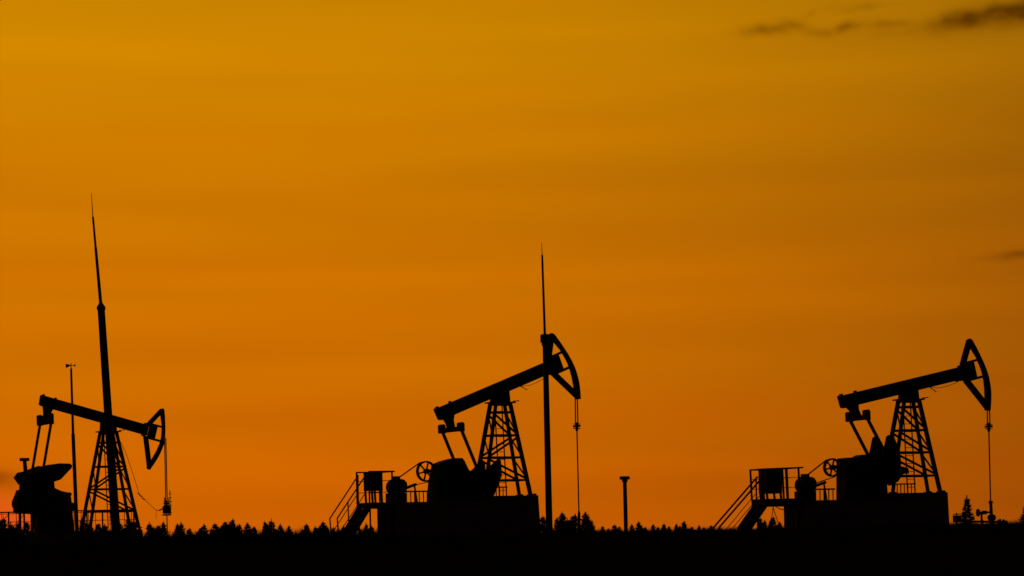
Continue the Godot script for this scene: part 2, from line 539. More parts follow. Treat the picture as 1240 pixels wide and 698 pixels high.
	for s in [-1.0, 1.0]:
		var eb := mesh()
		prism(eb, poly([[yk.x - 0.15, yk.y - 0.06], [yk.x + 0.15, yk.y - 0.06], [yk.x + 0.14, yk.y + p.bearing - 0.08], [yk.x + 0.05, yk.y + p.bearing], [yk.x - 0.1, yk.y + p.bearing - 0.02], [yk.x - 0.16, yk.y + p.bearing - 0.08]]), s * apart - 0.16, s * apart + 0.16)
		part("end_bearing", eb, M.iron, equal)
	var tail := Vector2(-3.3 + shift, -0.25).rotated(p.angle) + Vector2(0, p.pivot)
	var l := Vector2(-3.66 + shift, -0.22).rotated(p.angle) + Vector2(0, p.pivot)
	var r := Vector2(-2.98 + shift, -0.22).rotated(p.angle) + Vector2(0, p.pivot)
	var hg := mesh()
	var mid := Vector2(yk.x, yk.y + 0.1)
	prism(hg, PackedVector2Array([l, r, r.lerp(mid, 0.45) + Vector2(0.0, 0), mid + Vector2(0.17, 0.0), mid + Vector2(-0.17, 0.0), l.lerp(mid, 0.5) + Vector2(-0.02, 0)]), -0.16, 0.16)
	part("hanger", hg, M.paint, t)
	for s in [-1.0, 1.0]:
		one_bar("pitman_arm", Vector3(yk.x + 0.02, yk.y + 0.05, s * apart), Vector3(p.pin.x, p.pin.y, s * apart), 0.1, M.paint, t, 0.15)
	# --- cranks with counterweights
	for s in [-1.0, 1.0]:
		var ck := mesh()
		var shape := poly(p.crank_near if s > 0 else p.crank_far)
		prism(ck, shape, s * (apart - 0.2) - 0.06, s * (apart - 0.2) + 0.06)
		var crank := part("crank", ck, M.iron, t)
		var cw := mesh()
		var m := Vector2.ZERO
		for q in shape:
			m += q / shape.size()
		var small := PackedVector2Array()
		for q in shape:
			small.append(m + (q - m) * 0.86)
		prism(cw, small, s * (apart - 0.2) + 0.061, s * (apart - 0.2) + 0.13)
		prism(cw, small, s * (apart - 0.2) - 0.13, s * (apart - 0.2) - 0.061)
		part("counterweight", cw, M.iron, crank)
		one_tube("crank_pin", Vector3(p.pin.x, p.pin.y, s * (apart - 0.25)), Vector3(p.pin.x, p.pin.y, s * (apart + 0.1)), 0.12, M.iron, crank)
	# --- gearbox
	var gb := mesh()
	prism(gb, poly(p.gear), -0.5, 0.5)
	var gear := part("gearbox", gb, M.paint, t)
	var gc := Vector2(p.gear[0][0] * 0.5 + p.gear[p.gear.size() - 1][0] * 0.5, p.low + 0.95)
	one_tube("output_shaft", Vector3(gc.x, gc.y, 0.2 - apart), Vector3(gc.x, gc.y, apart - 0.2), 0.14, M.iron, gear)
	var flange := mesh()
	prism(flange, poly([[p.gear[1][0] + 0.12, gc.y - 0.05], [p.gear[1][0] + 0.12, gc.y + 0.05], [p.gear[p.gear.size() - 2][0] - 0.12, gc.y + 0.05], [p.gear[p.gear.size() - 2][0] - 0.12, gc.y - 0.05]]), -0.58, 0.58)
	part("flange", flange, M.paint, gear)
	if p.machine == "belt":
		belt_drive(p, t, gear)
	else:
		hung_drive(p, t, gear)
	# --- rod string at the well
	var wx: float = p.well
	var cy: float = p.carrier
	for s in [-1.0, 1.0]:
		one_tube("bridle_cable", Vector3(wx, p.cable_top + 0.15, s * 0.11), Vector3(wx, cy + 0.04, s * 0.13), 0.034, M.steel, t, -1.0, 8)
	var cb := mesh()
	block(cb, Vector3(wx - 0.09, cy - 0.05, -0.26), Vector3(wx + 0.09, cy + 0.06, 0.26))
	block(cb, Vector3(wx - 0.17, cy - 0.14, -0.08), Vector3(wx + 0.17, cy - 0.09, 0.08))
	block(cb, Vector3(wx - 0.17, cy + 0.1, -0.08), Vector3(wx + 0.17, cy + 0.14, 0.08))
	tube(cb, Vector3(wx, cy - 0.26, 0), Vector3(wx, cy + 0.2, 0), 0.075, 0.075, 10)
	part("carrier_bar", cb, M.steel, t)
	one_tube("polished_rod", Vector3(wx + 0.015, p.rod_end - 0.06, 0), Vector3(wx, cy + 0.2, 0), 0.035, M.steel, t, -1.0, 8)
	if p.machine == "hung":
		# measuring gear clamped on the rod, and the slack chain from the tower
		var mg := mesh()
		block(mg, Vector3(wx - 0.2, cy - 0.62, -0.2), Vector3(wx + 0.22, cy - 0.14, 0.2))
		block(mg, Vector3(wx - 0.22, cy - 0.75, -0.22), Vector3(wx + 0.2, cy - 0.66, 0.22))
		for x in [-0.16, 0.1, 0.2]:
			tube(mg, Vector3(wx + x, cy - 0.72, 0.1), Vector3(wx + x, cy + (0.85 if x > 0.15 else 0.35), 0.1), 0.035, 0.03, 6)
		for i in 6:
			block(mg, Vector3(wx + 0.13, cy - 0.6 + i * 0.24, 0.04), Vector3(wx + 0.31, cy - 0.56 + i * 0.24, 0.14))
			block(mg, Vector3(wx - 0.25, cy - 0.55 + i * 0.18, 0.04), Vector3(wx - 0.1, cy - 0.52 + i * 0.18, 0.14))
		bar(mg, Vector3(wx - 0.2, cy - 0.28, 0), Vector3(wx - 0.52, cy - 0.42, 0), 0.06, 0.08)
		part("rod_clamp", mg, M.steel, t)
		var ch := mesh()
		path(ch, [Vector3(0.66, 6.3, 0.42), Vector3(0.95, 5.6, 0.5), Vector3(1.45, 4.35, 0.3), Vector3(1.9, 3.12, 0.1), Vector3(2.35, 2.68, 0.05), Vector3(3.0, 2.08, 0.0), Vector3(wx - 0.52, cy - 0.42, 0)], 0.018)
		path(ch, [Vector3(3.08, 2.06, 0), Vector3(3.03, 1.85, 0), Vector3(3.06, 1.5, 0)], 0.014)
		for q in [[1.9, 3.12], [2.02, 2.98], [2.2, 2.8]]:
			bar(ch, Vector3(q[0] - 0.12, q[1] + 0.02, 0.1), Vector3(q[0] + 0.09, q[1] - 0.1, 0.1), 0.04)
		part("slack_chain", ch, M.steel, t)

func belt_drive(p, t, gear):
	var c: Vector2 = p.wheel
	var r: float = p.wheel_radius
	var zc := -0.72
	var rim := mesh()
	ring(rim, Vector3(c.x, c.y, zc), r, 0.085, 32, 0.1)
	var wheel := part("pulley_wheel", rim, M.iron, t)
	for i in 6:
		var a := TAU * i / 6.0 + 0.25
		one_bar("spoke", Vector3(c.x + cos(a) * 0.06, c.y + sin(a) * 0.06, zc), Vector3(c.x + cos(a) * (r - 0.05), c.y + sin(a) * (r - 0.05), zc), 0.06, M.iron, wheel, 0.075)
	one_tube("hub", Vector3(c.x, c.y, zc - 0.12), Vector3(c.x, c.y, -0.48), 0.13, M.iron, wheel)
	var m: Vector2 = p.motor
	var pr := 0.17
	var pulley := Vector2(m.x + 0.05, m.y + 0.08)
	one_tube("motor_pulley", Vector3(pulley.x, pulley.y, zc - 0.1), Vector3(pulley.x, pulley.y, zc + 0.1), pr, M.iron, t)
	var d := (c - pulley).normalized()
	var n := Vector2(-d.y, d.x)
	var belt := mesh()
	var k := Vector2(0.02, 0.02)
	bar(belt, v3(pulley + n * (pr + 0.01), zc), v3(c + n * (r + 0.01) - d * (r - pr) * 0.3, zc), 0.16, 0.035)
	bar(belt, v3(pulley - n * (pr + 0.01), zc), v3(c - n * (r + 0.01) - d * (r - pr) * 0.3, zc), 0.16, 0.035)
	part("drive_belt", belt, M.rubber, t)
	# motor on its slide
	var mo := mesh()
	tube(mo, Vector3(m.x, m.y, -0.58), Vector3(m.x, m.y, 0.12), 0.42, 0.42, 20)
	tube(mo, Vector3(m.x, m.y, 0.12), Vector3(m.x, m.y, 0.3), 0.4, 0.3, 20)
	var motor := part("motor", mo, M.paint, t)
	for i in 12:
		var a := TAU * i / 12.0
		one_bar("cooling_fin", Vector3(m.x + cos(a) * 0.44, m.y + sin(a) * 0.44, -0.5), Vector3(m.x + cos(a) * 0.44, m.y + sin(a) * 0.44, 0.06), 0.03, M.paint, motor, 0.03)
	var tb := mesh()
	block(tb, Vector3(m.x - 0.16, m.y + 0.38, -0.4), Vector3(m.x + 0.14, m.y + 0.56, 0.0))
	part("terminal_box", tb, M.paint, motor)
	var guard := mesh()
	prism(guard, poly([[m.x + 0.1, m.y - 0.3], [m.x + 0.1, m.y + 0.36], [m.x + 0.22, m.y + 0.42], [m.x + 0.42, m.y + 0.38], [m.x + 0.56, m.y + 0.22], [m.x + 0.6, m.y - 0.05], [m.x + 0.45, m.y - 0.3]]), -0.52, -0.1)
	part("fan_cowl", guard, M.paint, motor)
	var slide := mesh()
	block(slide, Vector3(m.x - 0.42, p.low, -0.62), Vector3(m.x + 0.36, m.y - 0.3, 0.22))
	bar(slide, Vector3(m.x + 0.35, m.y - 0.12, -0.3), Vector3(m.x + 1.15, m.y + 0.14, -0.3), 0.2, 0.13)
	bar(slide, Vector3(m.x + 1.05, m.y + 0.16, -0.3), Vector3(m.x + 1.2, p.low, -0.3), 0.07)
	part("motor_slide", slide, M.steel, t)
	var rail := mesh()
	var y: float = p.low + 0.57
	bar(rail, Vector3(m.x + 0.5, y, -0.85), Vector3(c.x + 0.2, y, -0.85), 0.06, 0.08)
	var guard_rail := part("guard_rail", rail, M.steel, t)
	for i in 7:
		one_bar("guard_post", Vector3(m.x + 0.62 + i * 0.24, p.low - 0.0, -0.85), Vector3(m.x + 0.62 + i * 0.24, y - 0.04, -0.85), 0.05, M.steel, guard_rail, 0.09 if i % 3 == 0 else 0.04)
	if p.lean[1] == 1:       # brake drum and its arm beside the tower
		var br := mesh()
		prism(br, poly([[-1.4, 2.1], [-1.3, 3.0], [-0.95, 3.1], [-0.42, 2.97], [-0.38, 2.7], [-0.72, 2.66], [-1.0, 2.3]]), 0.3, 0.62)
		part("brake_housing", br, M.iron, t)
	# small railing by the tower foot
	var lr := mesh()
	bar(lr, Vector3(-0.6, p.base + 0.48, -0.86), Vector3(0.75, p.base + 0.48, -0.86), 0.05, 0.07)
	var low_rail := part("guard_rail", lr, M.steel, t)
	for i in 7:
		one_bar("guard_post", Vector3(-0.5 + i * 0.2, p.base, -0.86), Vector3(-0.5 + i * 0.2, p.base + 0.45, -0.86), 0.04, M.steel, low_rail)

func hung_drive(p, t, gear):
	# engine hung on the left of the gearbox, with a capped breather pipe on top
	var mo := mesh()
	tube(mo, Vector3(-5.55, 2.58, -0.5), Vector3(-5.55, 2.58, 0.45), 0.58, 0.58, 24)
	prism(mo, poly([[-6.08, 2.0], [-6.06, 2.9], [-5.85, 3.4], [-5.3, 3.5], [-4.9, 3.4], [-4.9, 1.9], [-5.3, 1.95]]), -0.4, 0.3)
	var motor := part("motor", mo, M.paint, t)
	one_tube("motor_end_cap", Vector3(-5.62, 2.62, 0.45), Vector3(-5.62, 2.62, 0.56), 0.5, M.paint, motor, 0.38, 20)
	one_bar("motor_leg", Vector3(-5.75, 0.0, -0.1), Vector3(-5.75, 2.1, -0.1), 0.12, M.steel, motor, 0.14)
	one_bar("motor_leg", Vector3(-5.05, 0.8, 0.1), Vector3(-5.05, 2.1, 0.1), 0.12, M.steel, motor, 0.14)
	var pipe := mesh()
	tube(pipe, Vector3(-5.35, 4.3, 0), Vector3(-5.42, 5.24, 0), 0.13, 0.12, 12)
	var br := part("breather_pipe", pipe, M.steel, gear)
	one_tube("pipe_cap", Vector3(-5.42, 5.17, 0), Vector3(-5.42, 5.36, 0), 0.3, M.steel, br, 0.3, 16)
	var hood := mesh()
	prism(hood, poly([[-5.72, 3.3], [-5.68, 3.8], [-5.45, 4.2], [-5.1, 4.5], [-4.6, 4.45], [-4.5, 3.6]]), -0.3, 0.4)
	part("engine_hood", hood, M.paint, gear)
	var side := mesh()
	tube(side, Vector3(-2.6, 2.35, -0.4), Vector3(-2.6, 2.35, 0.4), 0.26, 0.26, 14)
	tube(side, Vector3(-2.72, 3.1, -0.4), Vector3(-2.72, 3.1, 0.4), 0.13, 0.13, 12)
	part("brake_drum", side, M.iron, gear)

# ---------------------------------------------------------------- platforms with stairs and control cabinets
func steps(t, far_z: float, near_z: float, up: Vector2, down: Vector2, count: int, wide: float):
	for z in [far_z, near_z]:
		one_bar("stringer", Vector3(up.x, up.y, z), Vector3(down.x, down.y, z), 0.06, M.steel, t, wide)
	for i in count:
		var q := down.lerp(up, (i + 0.6) / count)
		var st := mesh()
		block(st, Vector3(q.x - 0.13, q.y - 0.02, far_z + 0.035), Vector3(q.x + 0.13, q.y + 0.02, near_z - 0.035))
		part("tread", st, M.steel, t)

func platform_middle(p):
	var t := thing("service_platform", "service platform with steep open stairs beside the middle pumpjack", "platform", local(p, -7.86, 0), p.yaw, "service platforms with stairs")
	var dk := mesh()
	block(dk, Vector3(-0.02, 1.5, -0.82), Vector3(1.29, 1.76, 0.82))
	block(dk, Vector3(-0.04, 1.762, -0.84), Vector3(1.29, 1.8, 0.84))
	part("deck", dk, M.steel, t)
	for q in [[0.0, -0.78], [0.0, 0.78], [1.26, -0.78], [1.26, 0.78]]:
		one_bar("post", Vector3(q[0], 1.8, q[1]), Vector3(q[0], 3.38, q[1]), 0.07, M.steel, t)
	for q in [[0.05, -0.7], [0.05, 0.7], [1.17, -0.7], [1.17, 0.7]]:
		one_bar("support_leg", Vector3(q[0], -0.05, q[1]), Vector3(q[0], 1.5, q[1]), 0.07 if q[0] < 0.5 else 0.16, M.steel, t)
	for y in [3.36, 2.9, 2.32]:
		var w := 0.07 if y > 3.0 else 0.035
		one_bar("rail", Vector3(0, y, -0.78), Vector3(1.4, y, -0.78), w, M.steel, t)
		one_bar("rail", Vector3(0, y, 0.78), Vector3(1.4, y, 0.78), w, M.steel, t)
		if y > 3.0:
			var st := mesh()
			bar(st, Vector3(1.37, y, -0.78), Vector3(1.37, y, 0.78), w, w, Vector3(1, 0, 0))
			part("rail", st, M.steel, t)
	steps(t, -0.55, 0.4, Vector2(0.06, 1.55), Vector2(-1.02, -0.02), 7, 0.33)
	for z in [-0.55, 0.4]:
		one_bar("handrail", Vector3(0, 3.22, z), Vector3(-1.62, 1.04, z), 0.055, M.steel, t)
		one_bar("handrail_post", Vector3(-1.62, 1.05, z), Vector3(-1.54, -0.02, z), 0.055, M.steel, t)
		one_bar("handrail_post", Vector3(-0.03, 1.7, z), Vector3(-0.03, 3.19, z), 0.05, M.steel, t)
		one_bar("middle_rail", Vector3(-0.02, 2.34, z), Vector3(-1.6, 0.2, z), 0.035, M.steel, t)
		one_bar("handrail_post", Vector3(-1.02, 1.88, 0.4), Vector3(-0.98, 0.1, 0.4), 0.05, M.steel, t)
	var cable := mesh()
	path(cable, [Vector3(0.55, 1.5, 0.5), Vector3(0.66, 1.1, 0.5), Vector3(0.72, 0.6, 0.5), Vector3(0.74, -0.02, 0.5)], 0.025)
	part("cable", cable, M.rubber, t)
	cabinet(p, "square control cabinet on the platform of the middle pumpjack", Vector3(-7.3, 1.8, 0.0), Vector3(0.64, 0.98, 0.94), 0.6)

func platform_right(p):
	var t := thing("service_platform", "long service platform with four sloping handrails beside the right pumpjack", "platform", local(p, -8.42, 0), p.yaw, "service platforms with stairs")
	var dk := mesh()
	block(dk, Vector3(0.0, 1.16, -0.77), Vector3(2.0, 1.5, 0.77))
	block(dk, Vector3(-0.02, 1.502, -0.79), Vector3(2.0, 1.54, 0.79))
	part("deck", dk, M.steel, t)
	for q in [[0.02, -0.74], [0.02, 0.74], [1.08, 0.74], [1.31, 0.74], [1.95, -0.74], [1.95, 0.74]]:
		one_bar("post", Vector3(q[0], 1.54, q[1]), Vector3(q[0] - 0.05, 3.02, q[1]), 0.08, M.steel, t)
	for q in [[0.3, -0.66], [1.85, -0.66], [1.85, 0.66]]:
		one_bar("support_leg", Vector3(q[0], -0.05, q[1]), Vector3(q[0], 1.16, q[1]), 0.1 if q[0] < 1 else 0.2, M.steel, t)
	for y in [3.02, 2.55, 2.06]:
		var w := 0.075 if y > 3.0 else 0.028
		for z in [-0.74, 0.74]:
			one_bar("rail", Vector3(-0.04, y - 0.02, z), Vector3(2.15, y + 0.04, z), w, M.steel, t)
		if y > 3.0:
			for x in [-0.04, 2.12]:
				var st := mesh()
				bar(st, Vector3(x, y - 0.02 if x < 0 else y + 0.04, -0.72), Vector3(x, y - 0.02 if x < 0 else y + 0.04, 0.72), w, w, Vector3(1, 0, 0))
				part("rail", st, M.steel, t)
	steps(t, -0.4, 0.3, Vector2(0.3, 1.4), Vector2(-0.82, -0.02), 10, 0.42)
	for z in [-0.4, 0.3]:
		one_bar("handrail", Vector3(0.2, 2.66, z), Vector3(-2.22, 0.18, z), 0.075, M.steel, t)
		one_bar("middle_rail", Vector3(0.1, 1.83, z), Vector3(-1.58, 0.05, z), 0.03, M.steel, t)
		one_bar("handrail_post", Vector3(-2.2, 0.2, z), Vector3(-2.2, -0.05, z), 0.07, M.steel, t)
		one_bar("handrail_post", Vector3(-1.57, 0.06, z), Vector3(-1.57, -0.05, z), 0.05, M.steel, t)
		one_bar("handrail_post", Vector3(0.12, 1.54, z), Vector3(0.12, 2.58, z), 0.06, M.steel, t)
	var cable := mesh()
	path(cable, [Vector3(0.75, 1.16, 0.5), Vector3(0.95, 1.04, 0.5), Vector3(1.2, 0.99, 0.5), Vector3(1.5, 1.02, 0.5), Vector3(1.75, 1.16, 0.5)], 0.025)
	path(cable, [Vector3(0.55, 1.16, 0.6), Vector3(0.62, 0.9, 0.6), Vector3(0.8, 0.4, 0.6), Vector3(0.86, -0.04, 0.6)], 0.02)
	path(cable, [Vector3(0.58, 1.16, 0.55), Vector3(0.56, 0.8, 0.5), Vector3(0.4, 0.3, 0.5), Vector3(0.2, -0.04, 0.5)], 0.02)
	part("cable", cable, M.rubber, t)
	cabinet(p, "large control cabinet on the platform of the right pumpjack", Vector3(-7.72, 1.54, 0.0), Vector3(0.86, 1.2, 0.9), 0.26)

func cabinet(p, label, at: Vector3, size: Vector3, leg: float):
	var w := local(p, at.x, at.z)
	w.y += at.y
	var t := thing("control_cabinet", label, "cabinet", w, p.yaw, "control cabinets")
	var st := mesh()
	block(st, Vector3(-size.x / 2, leg, -size.z / 2), Vector3(size.x / 2, leg + size.y - 0.05, size.z / 2))
	part("body", st, M.cabinet, t)
	var roof := mesh()
	block(roof, Vector3(-size.x / 2 - 0.03, leg + size.y - 0.05, -size.z / 2 - 0.03), Vector3(size.x / 2 + 0.03, leg + size.y - 0.01, size.z / 2 + 0.03))
	part("roof", roof, M.cabinet, t)
	var door := mesh()
	block(door, Vector3(-size.x / 2 + 0.05, leg + 0.06, size.z / 2), Vector3(size.x / 2 - 0.05, leg + size.y - 0.12, size.z / 2 + 0.02))
	var d := part("door", door, M.cabinet, t)
	var hd := mesh()
	block(hd, Vector3(size.x / 2 - 0.13, leg + size.y * 0.45, size.z / 2 + 0.02), Vector3(size.x / 2 - 0.1, leg + size.y * 0.6, size.z / 2 + 0.05))
	part("handle", hd, M.steel, d)
	for s in [[-1, -1], [1, -1], [-1, 1], [1, 1]]:
		one_bar("leg", Vector3(s[0] * (size.x / 2 - 0.06) + 0.03, 0.0, s[1] * (size.z / 2 - 0.06)), Vector3(s[0] * (size.x / 2 - 0.06), leg, s[1] * (size.z / 2 - 0.06)), 0.09, M.steel, t)

# ---------------------------------------------------------------- wellheads
func wellheads(a, b, c):
	var t := thing("wellhead", "wellhead with side valve and handwheel under the right pumpjack's head", "wellhead", local(c, 4.55, 0), c.yaw, "wellheads")
	one_tube("casing", Vector3(0.03, -0.05, 0), Vector3(0.03, 0.3, 0), 0.12, M.iron, t)
	one_tube("stuffing_box", Vector3(0.03, 0.3, 0), Vector3(-0.01, 1.14, 0), 0.085, M.iron, t)
	one_tube("gland", Vector3(-0.01, 1.14, 0), Vector3(-0.01, 1.26, 0), 0.13, M.iron, t, 0.1)
	var vb := mesh()
	tube(vb, Vector3(0.03, 0.24, 0), Vector3(0.03, 0.34, 0), 0.15, 0.22, 14)
	tube(vb, Vector3(0.03, 0.34, 0), Vector3(0.03, 0.46, 0), 0.22, 0.22, 14)
	tube(vb, Vector3(0.03, 0.46, 0), Vector3(0.03, 0.56, 0), 0.22, 0.14, 14)
	part("valve_body", vb, M.iron, t)
	var arm := mesh()
	tube(arm, Vector3(0, 0.68, 0), Vector3(-0.72, 0.66, 0), 0.05, 0.05, 8)
	tube(arm, Vector3(-0.28, 0.67, 0), Vector3(-0.5, 0.67, 0), 0.1, 0.1, 12)
	tube(arm, Vector3(-0.55, 0.66, 0), Vector3(-0.55, 0.1, 0), 0.055, 0.055, 8)
	var sa := part("side_arm", arm, M.iron, t)
	one_tube("handwheel", Vector3(-0.72, 0.66, 0), Vector3(-0.77, 0.66, 0), 0.2, M.iron, sa, 0.2, 18)
	var line := mesh()
	tube(line, Vector3(-1.7, 0.24, 0), Vector3(0.7, 0.17, 0), 0.055, 0.055, 8)
	for x in [-1.2, -0.55, 0.4, 0.68]:
		tube(line, Vector3(x, 0.2, 0), Vector3(x + 0.06, 0.2, 0), 0.11, 0.11, 12)
	tube(line, Vector3(0.55, 0.2, 0), Vector3(0.55, -0.06, 0), 0.05, 0.05, 8)
	tube(line, Vector3(-1.3, 0.2, 0), Vector3(-1.3, -0.06, 0), 0.05, 0.05, 8)
	part("flow_line", line, M.iron, t)
	t = thing("wellhead", "plain upright wellhead pipe under the middle pumpjack's head", "wellhead", local(b, 4.53, 0), b.yaw, "wellheads")
	one_tube("casing", Vector3(0, -0.05, 0), Vector3(0, 0.5, 0), 0.12, M.iron, t)
	one_tube("stuffing_box", Vector3(0, 0.5, 0), Vector3(0, 1.1, 0), 0.075, M.iron, t)
	one_tube("gland", Vector3(0, 1.08, 0), Vector3(0, 1.22, 0), 0.07, M.iron, t, 0.05)
	var fl := mesh()
	tube(fl, Vector3(0, 0.3, 0), Vector3(0.6, 0.28, 0), 0.05, 0.05, 8)
	tube(fl, Vector3(0.6, 0.3, 0), Vector3(0.6, -0.06, 0), 0.05, 0.05, 8)
	part("flow_line", fl, M.iron, t)
	t = thing("wellhead", "low wellhead pipe under the dipping pumpjack's head", "wellhead", local(a, 3.77, 0), a.yaw, "wellheads")
	one_tube("casing", Vector3(0, -0.05, 0), Vector3(0, 0.12, 0), 0.13, M.iron, t)
	one_tube("gland", Vector3(0, 0.12, 0), Vector3(0, 0.3, 0), 0.08, M.iron, t)

# ---------------------------------------------------------------- masts and posts
func masts():
	# leaning lightning mast, in front of the left pumpjack
	var t := thing("lightning_mast", "tall thick lightning mast leaning left in front of the dipping pumpjack", "mast", Vector3(-22.66, PAD, -138.0), 0.0, "lightning masts")
	one_tube("lower_tube", Vector3(0, -0.1, 0), Vector3(-0.62, 13.5, 0), 0.27, M.steel, t, 0.21, 20)
	var col := one_tube("collar", Vector3(-0.62, 13.42, 0), Vector3(-0.625, 13.62, 0), 0.25, M.steel, t, 0.25, 20)
	one_tube("collar_cone", Vector3(-0.625, 13.62, 0), Vector3(-0.63, 13.85, 0), 0.22, M.steel, col, 0.09, 16)
	one_tube("middle_tube", Vector3(-0.63, 13.7, 0), Vector3(-0.86, 17.0, 0), 0.1, M.steel, t, 0.08, 12)
	one_tube("upper_tube", Vector3(-0.86, 17.0, 0), Vector3(-0.98, 18.76, 0), 0.065, M.steel, t, 0.06, 12)
	one_tube("spike", Vector3(-0.98, 18.76, 0), Vector3(-1.04, 20.13, 0), 0.028, M.steel, t, 0.015, 8)
	# slim wind mast behind the left pumpjack
	t = thing("wind_vane_mast", "slim mast with a small wind vane behind the dipping beam", "mast", Vector3(-28.9, PAD, -160.0))
	one_tube("lower_tube", Vector3(0.02, -0.6, 0), Vector3(-0.13, 7.36, 0), 0.135, M.steel, t, 0.12, 14)
	one_tube("upper_tube", Vector3(-0.13, 7.36, 0), Vector3(-0.17, 11.7, 0), 0.09, M.steel, t, 0.07, 12)
	one_tube("spindle", Vector3(-0.17, 11.7, 0), Vector3(-0.175, 12.05, 0), 0.03, M.steel, t)
	var v := mesh()
	prism(v, poly([[-0.52, 11.74], [-0.53, 12.02], [-0.3, 11.97], [-0.24, 11.93], [0.08, 11.92], [0.08, 11.88], [-0.24, 11.87], [-0.36, 11.8]]), -0.02, 0.02)
	var vane := part("vane", v, M.steel, t)
	one_tube("cup", Vector3(0.07, 11.82, 0), Vector3(0.09, 11.98, 0), 0.04, M.steel, vane)
	# upright mast in front of the middle pumpjack's head
	t = thing("lightning_mast", "straight lightning mast standing in front of the middle pumpjack's head", "mast", Vector3(1.85, PAD, -119.0), 0.0, "lightning masts")
	one_tube("lower_tube", Vector3(0.0, -0.1, 0), Vector3(-0.01, 9.5, 0), 0.17, M.steel, t, 0.135, 20)
	var cl := mesh()
	tube(cl, Vector3(-0.01, 9.35, 0), Vector3(-0.01, 9.92, 0), 0.18, 0.18, 16)
	block(cl, Vector3(-0.25, 9.5, -0.08), Vector3(-0.1, 9.88, 0.08))
	part("collar", cl, M.steel, t)
	one_tube("upper_tube", Vector3(-0.02, 9.9, 0), Vector3(-0.07, 13.84, 0), 0.066, M.steel, t, 0.05, 12)
	one_tube("spike", Vector3(-0.07, 13.84, 0), Vector3(-0.08, 14.45, 0), 0.022, M.steel, t, 0.014, 8)
	# vent post
	t = thing("vent_post", "short post with a flat cap standing alone between two pumpjacks", "post", Vector3(5.78, PAD, -122.0))
	one_tube("pipe", Vector3(0, -0.1, 0), Vector3(-0.01, 2.72, 0), 0.105, M.steel, t, 0.1, 16)
	one_tube("neck", Vector3(-0.01, 2.6, 0), Vector3(-0.01, 2.74, 0), 0.15, M.steel, t, 0.15, 16)
	one_tube("cap", Vector3(-0.01, 2.72, 0), Vector3(-0.01, 2.88, 0), 0.27, M.steel, t, 0.25, 20)

# ---------------------------------------------------------------- railing and small equipment
func small_things():
	var t := thing("guard_railing", "long metal guard railing behind the dipping pumpjack", "railing", Vector3(-29.4, PAD, -157.0))
	for y in [2.19, 2.08, 1.55, 0.95]:
		one_bar("rail", Vector3(-6.5, y, 0), Vector3(4.9, y, 0), 0.06, M.steel, t, 0.085 if y > 2.1 else 0.04)
	for i in 12:
		var x := -6.45 + i * 1.02
		one_bar("post", Vector3(x, -0.06, 0.05), Vector3(x, 2.16, 0.05), 0.09, M.steel, t)
	for i in 24:
		var x := -6.2 + i * 0.47
		one_bar("baluster", Vector3(x, 0.9, -0.04), Vector3(x, 2.14, -0.04), 0.035, M.steel, t)
	for i in 3:
		one_bar("diagonal_brace", Vector3(-4.4 + i * 1.02, 0.95, 0.0), Vector3(-3.4 + i * 1.02, 2.05, 0.0), 0.04, M.steel, t)
	# small valve set by the right pumpjack's foundation
	t = thing("valve_set", "small boxy valve set beside the right pumpjack's foundation", "valve", local(BASE_RIGHT, 2.45, 0.3), BASE_RIGHT.yaw)
	var st := mesh()
	block(st, Vector3(-0.18, 0.2, -0.15), Vector3(0.16, 0.55, 0.15))
	part("body", st, M.iron, t)
	one_tube("riser", Vector3(-0.05, -0.06, 0), Vector3(-0.05, 0.2, 0), 0.07, M.iron, t)
	one_tube("spindle", Vector3(-0.03, 0.55, 0), Vector3(-0.03, 0.68, 0), 0.03, M.iron, t)
	one_bar("lever", Vector3(-0.22, 0.6, 0), Vector3(0.2, 0.62, 0), 0.05, M.iron, t)
	one_tube("flange", Vector3(0.16, 0.3, 0), Vector3(0.5, 0.28, 0), 0.06, M.iron, t)

const BASE_RIGHT := {"where": Vector3(20.16, PAD, -121.5), "yaw": 0.317650}

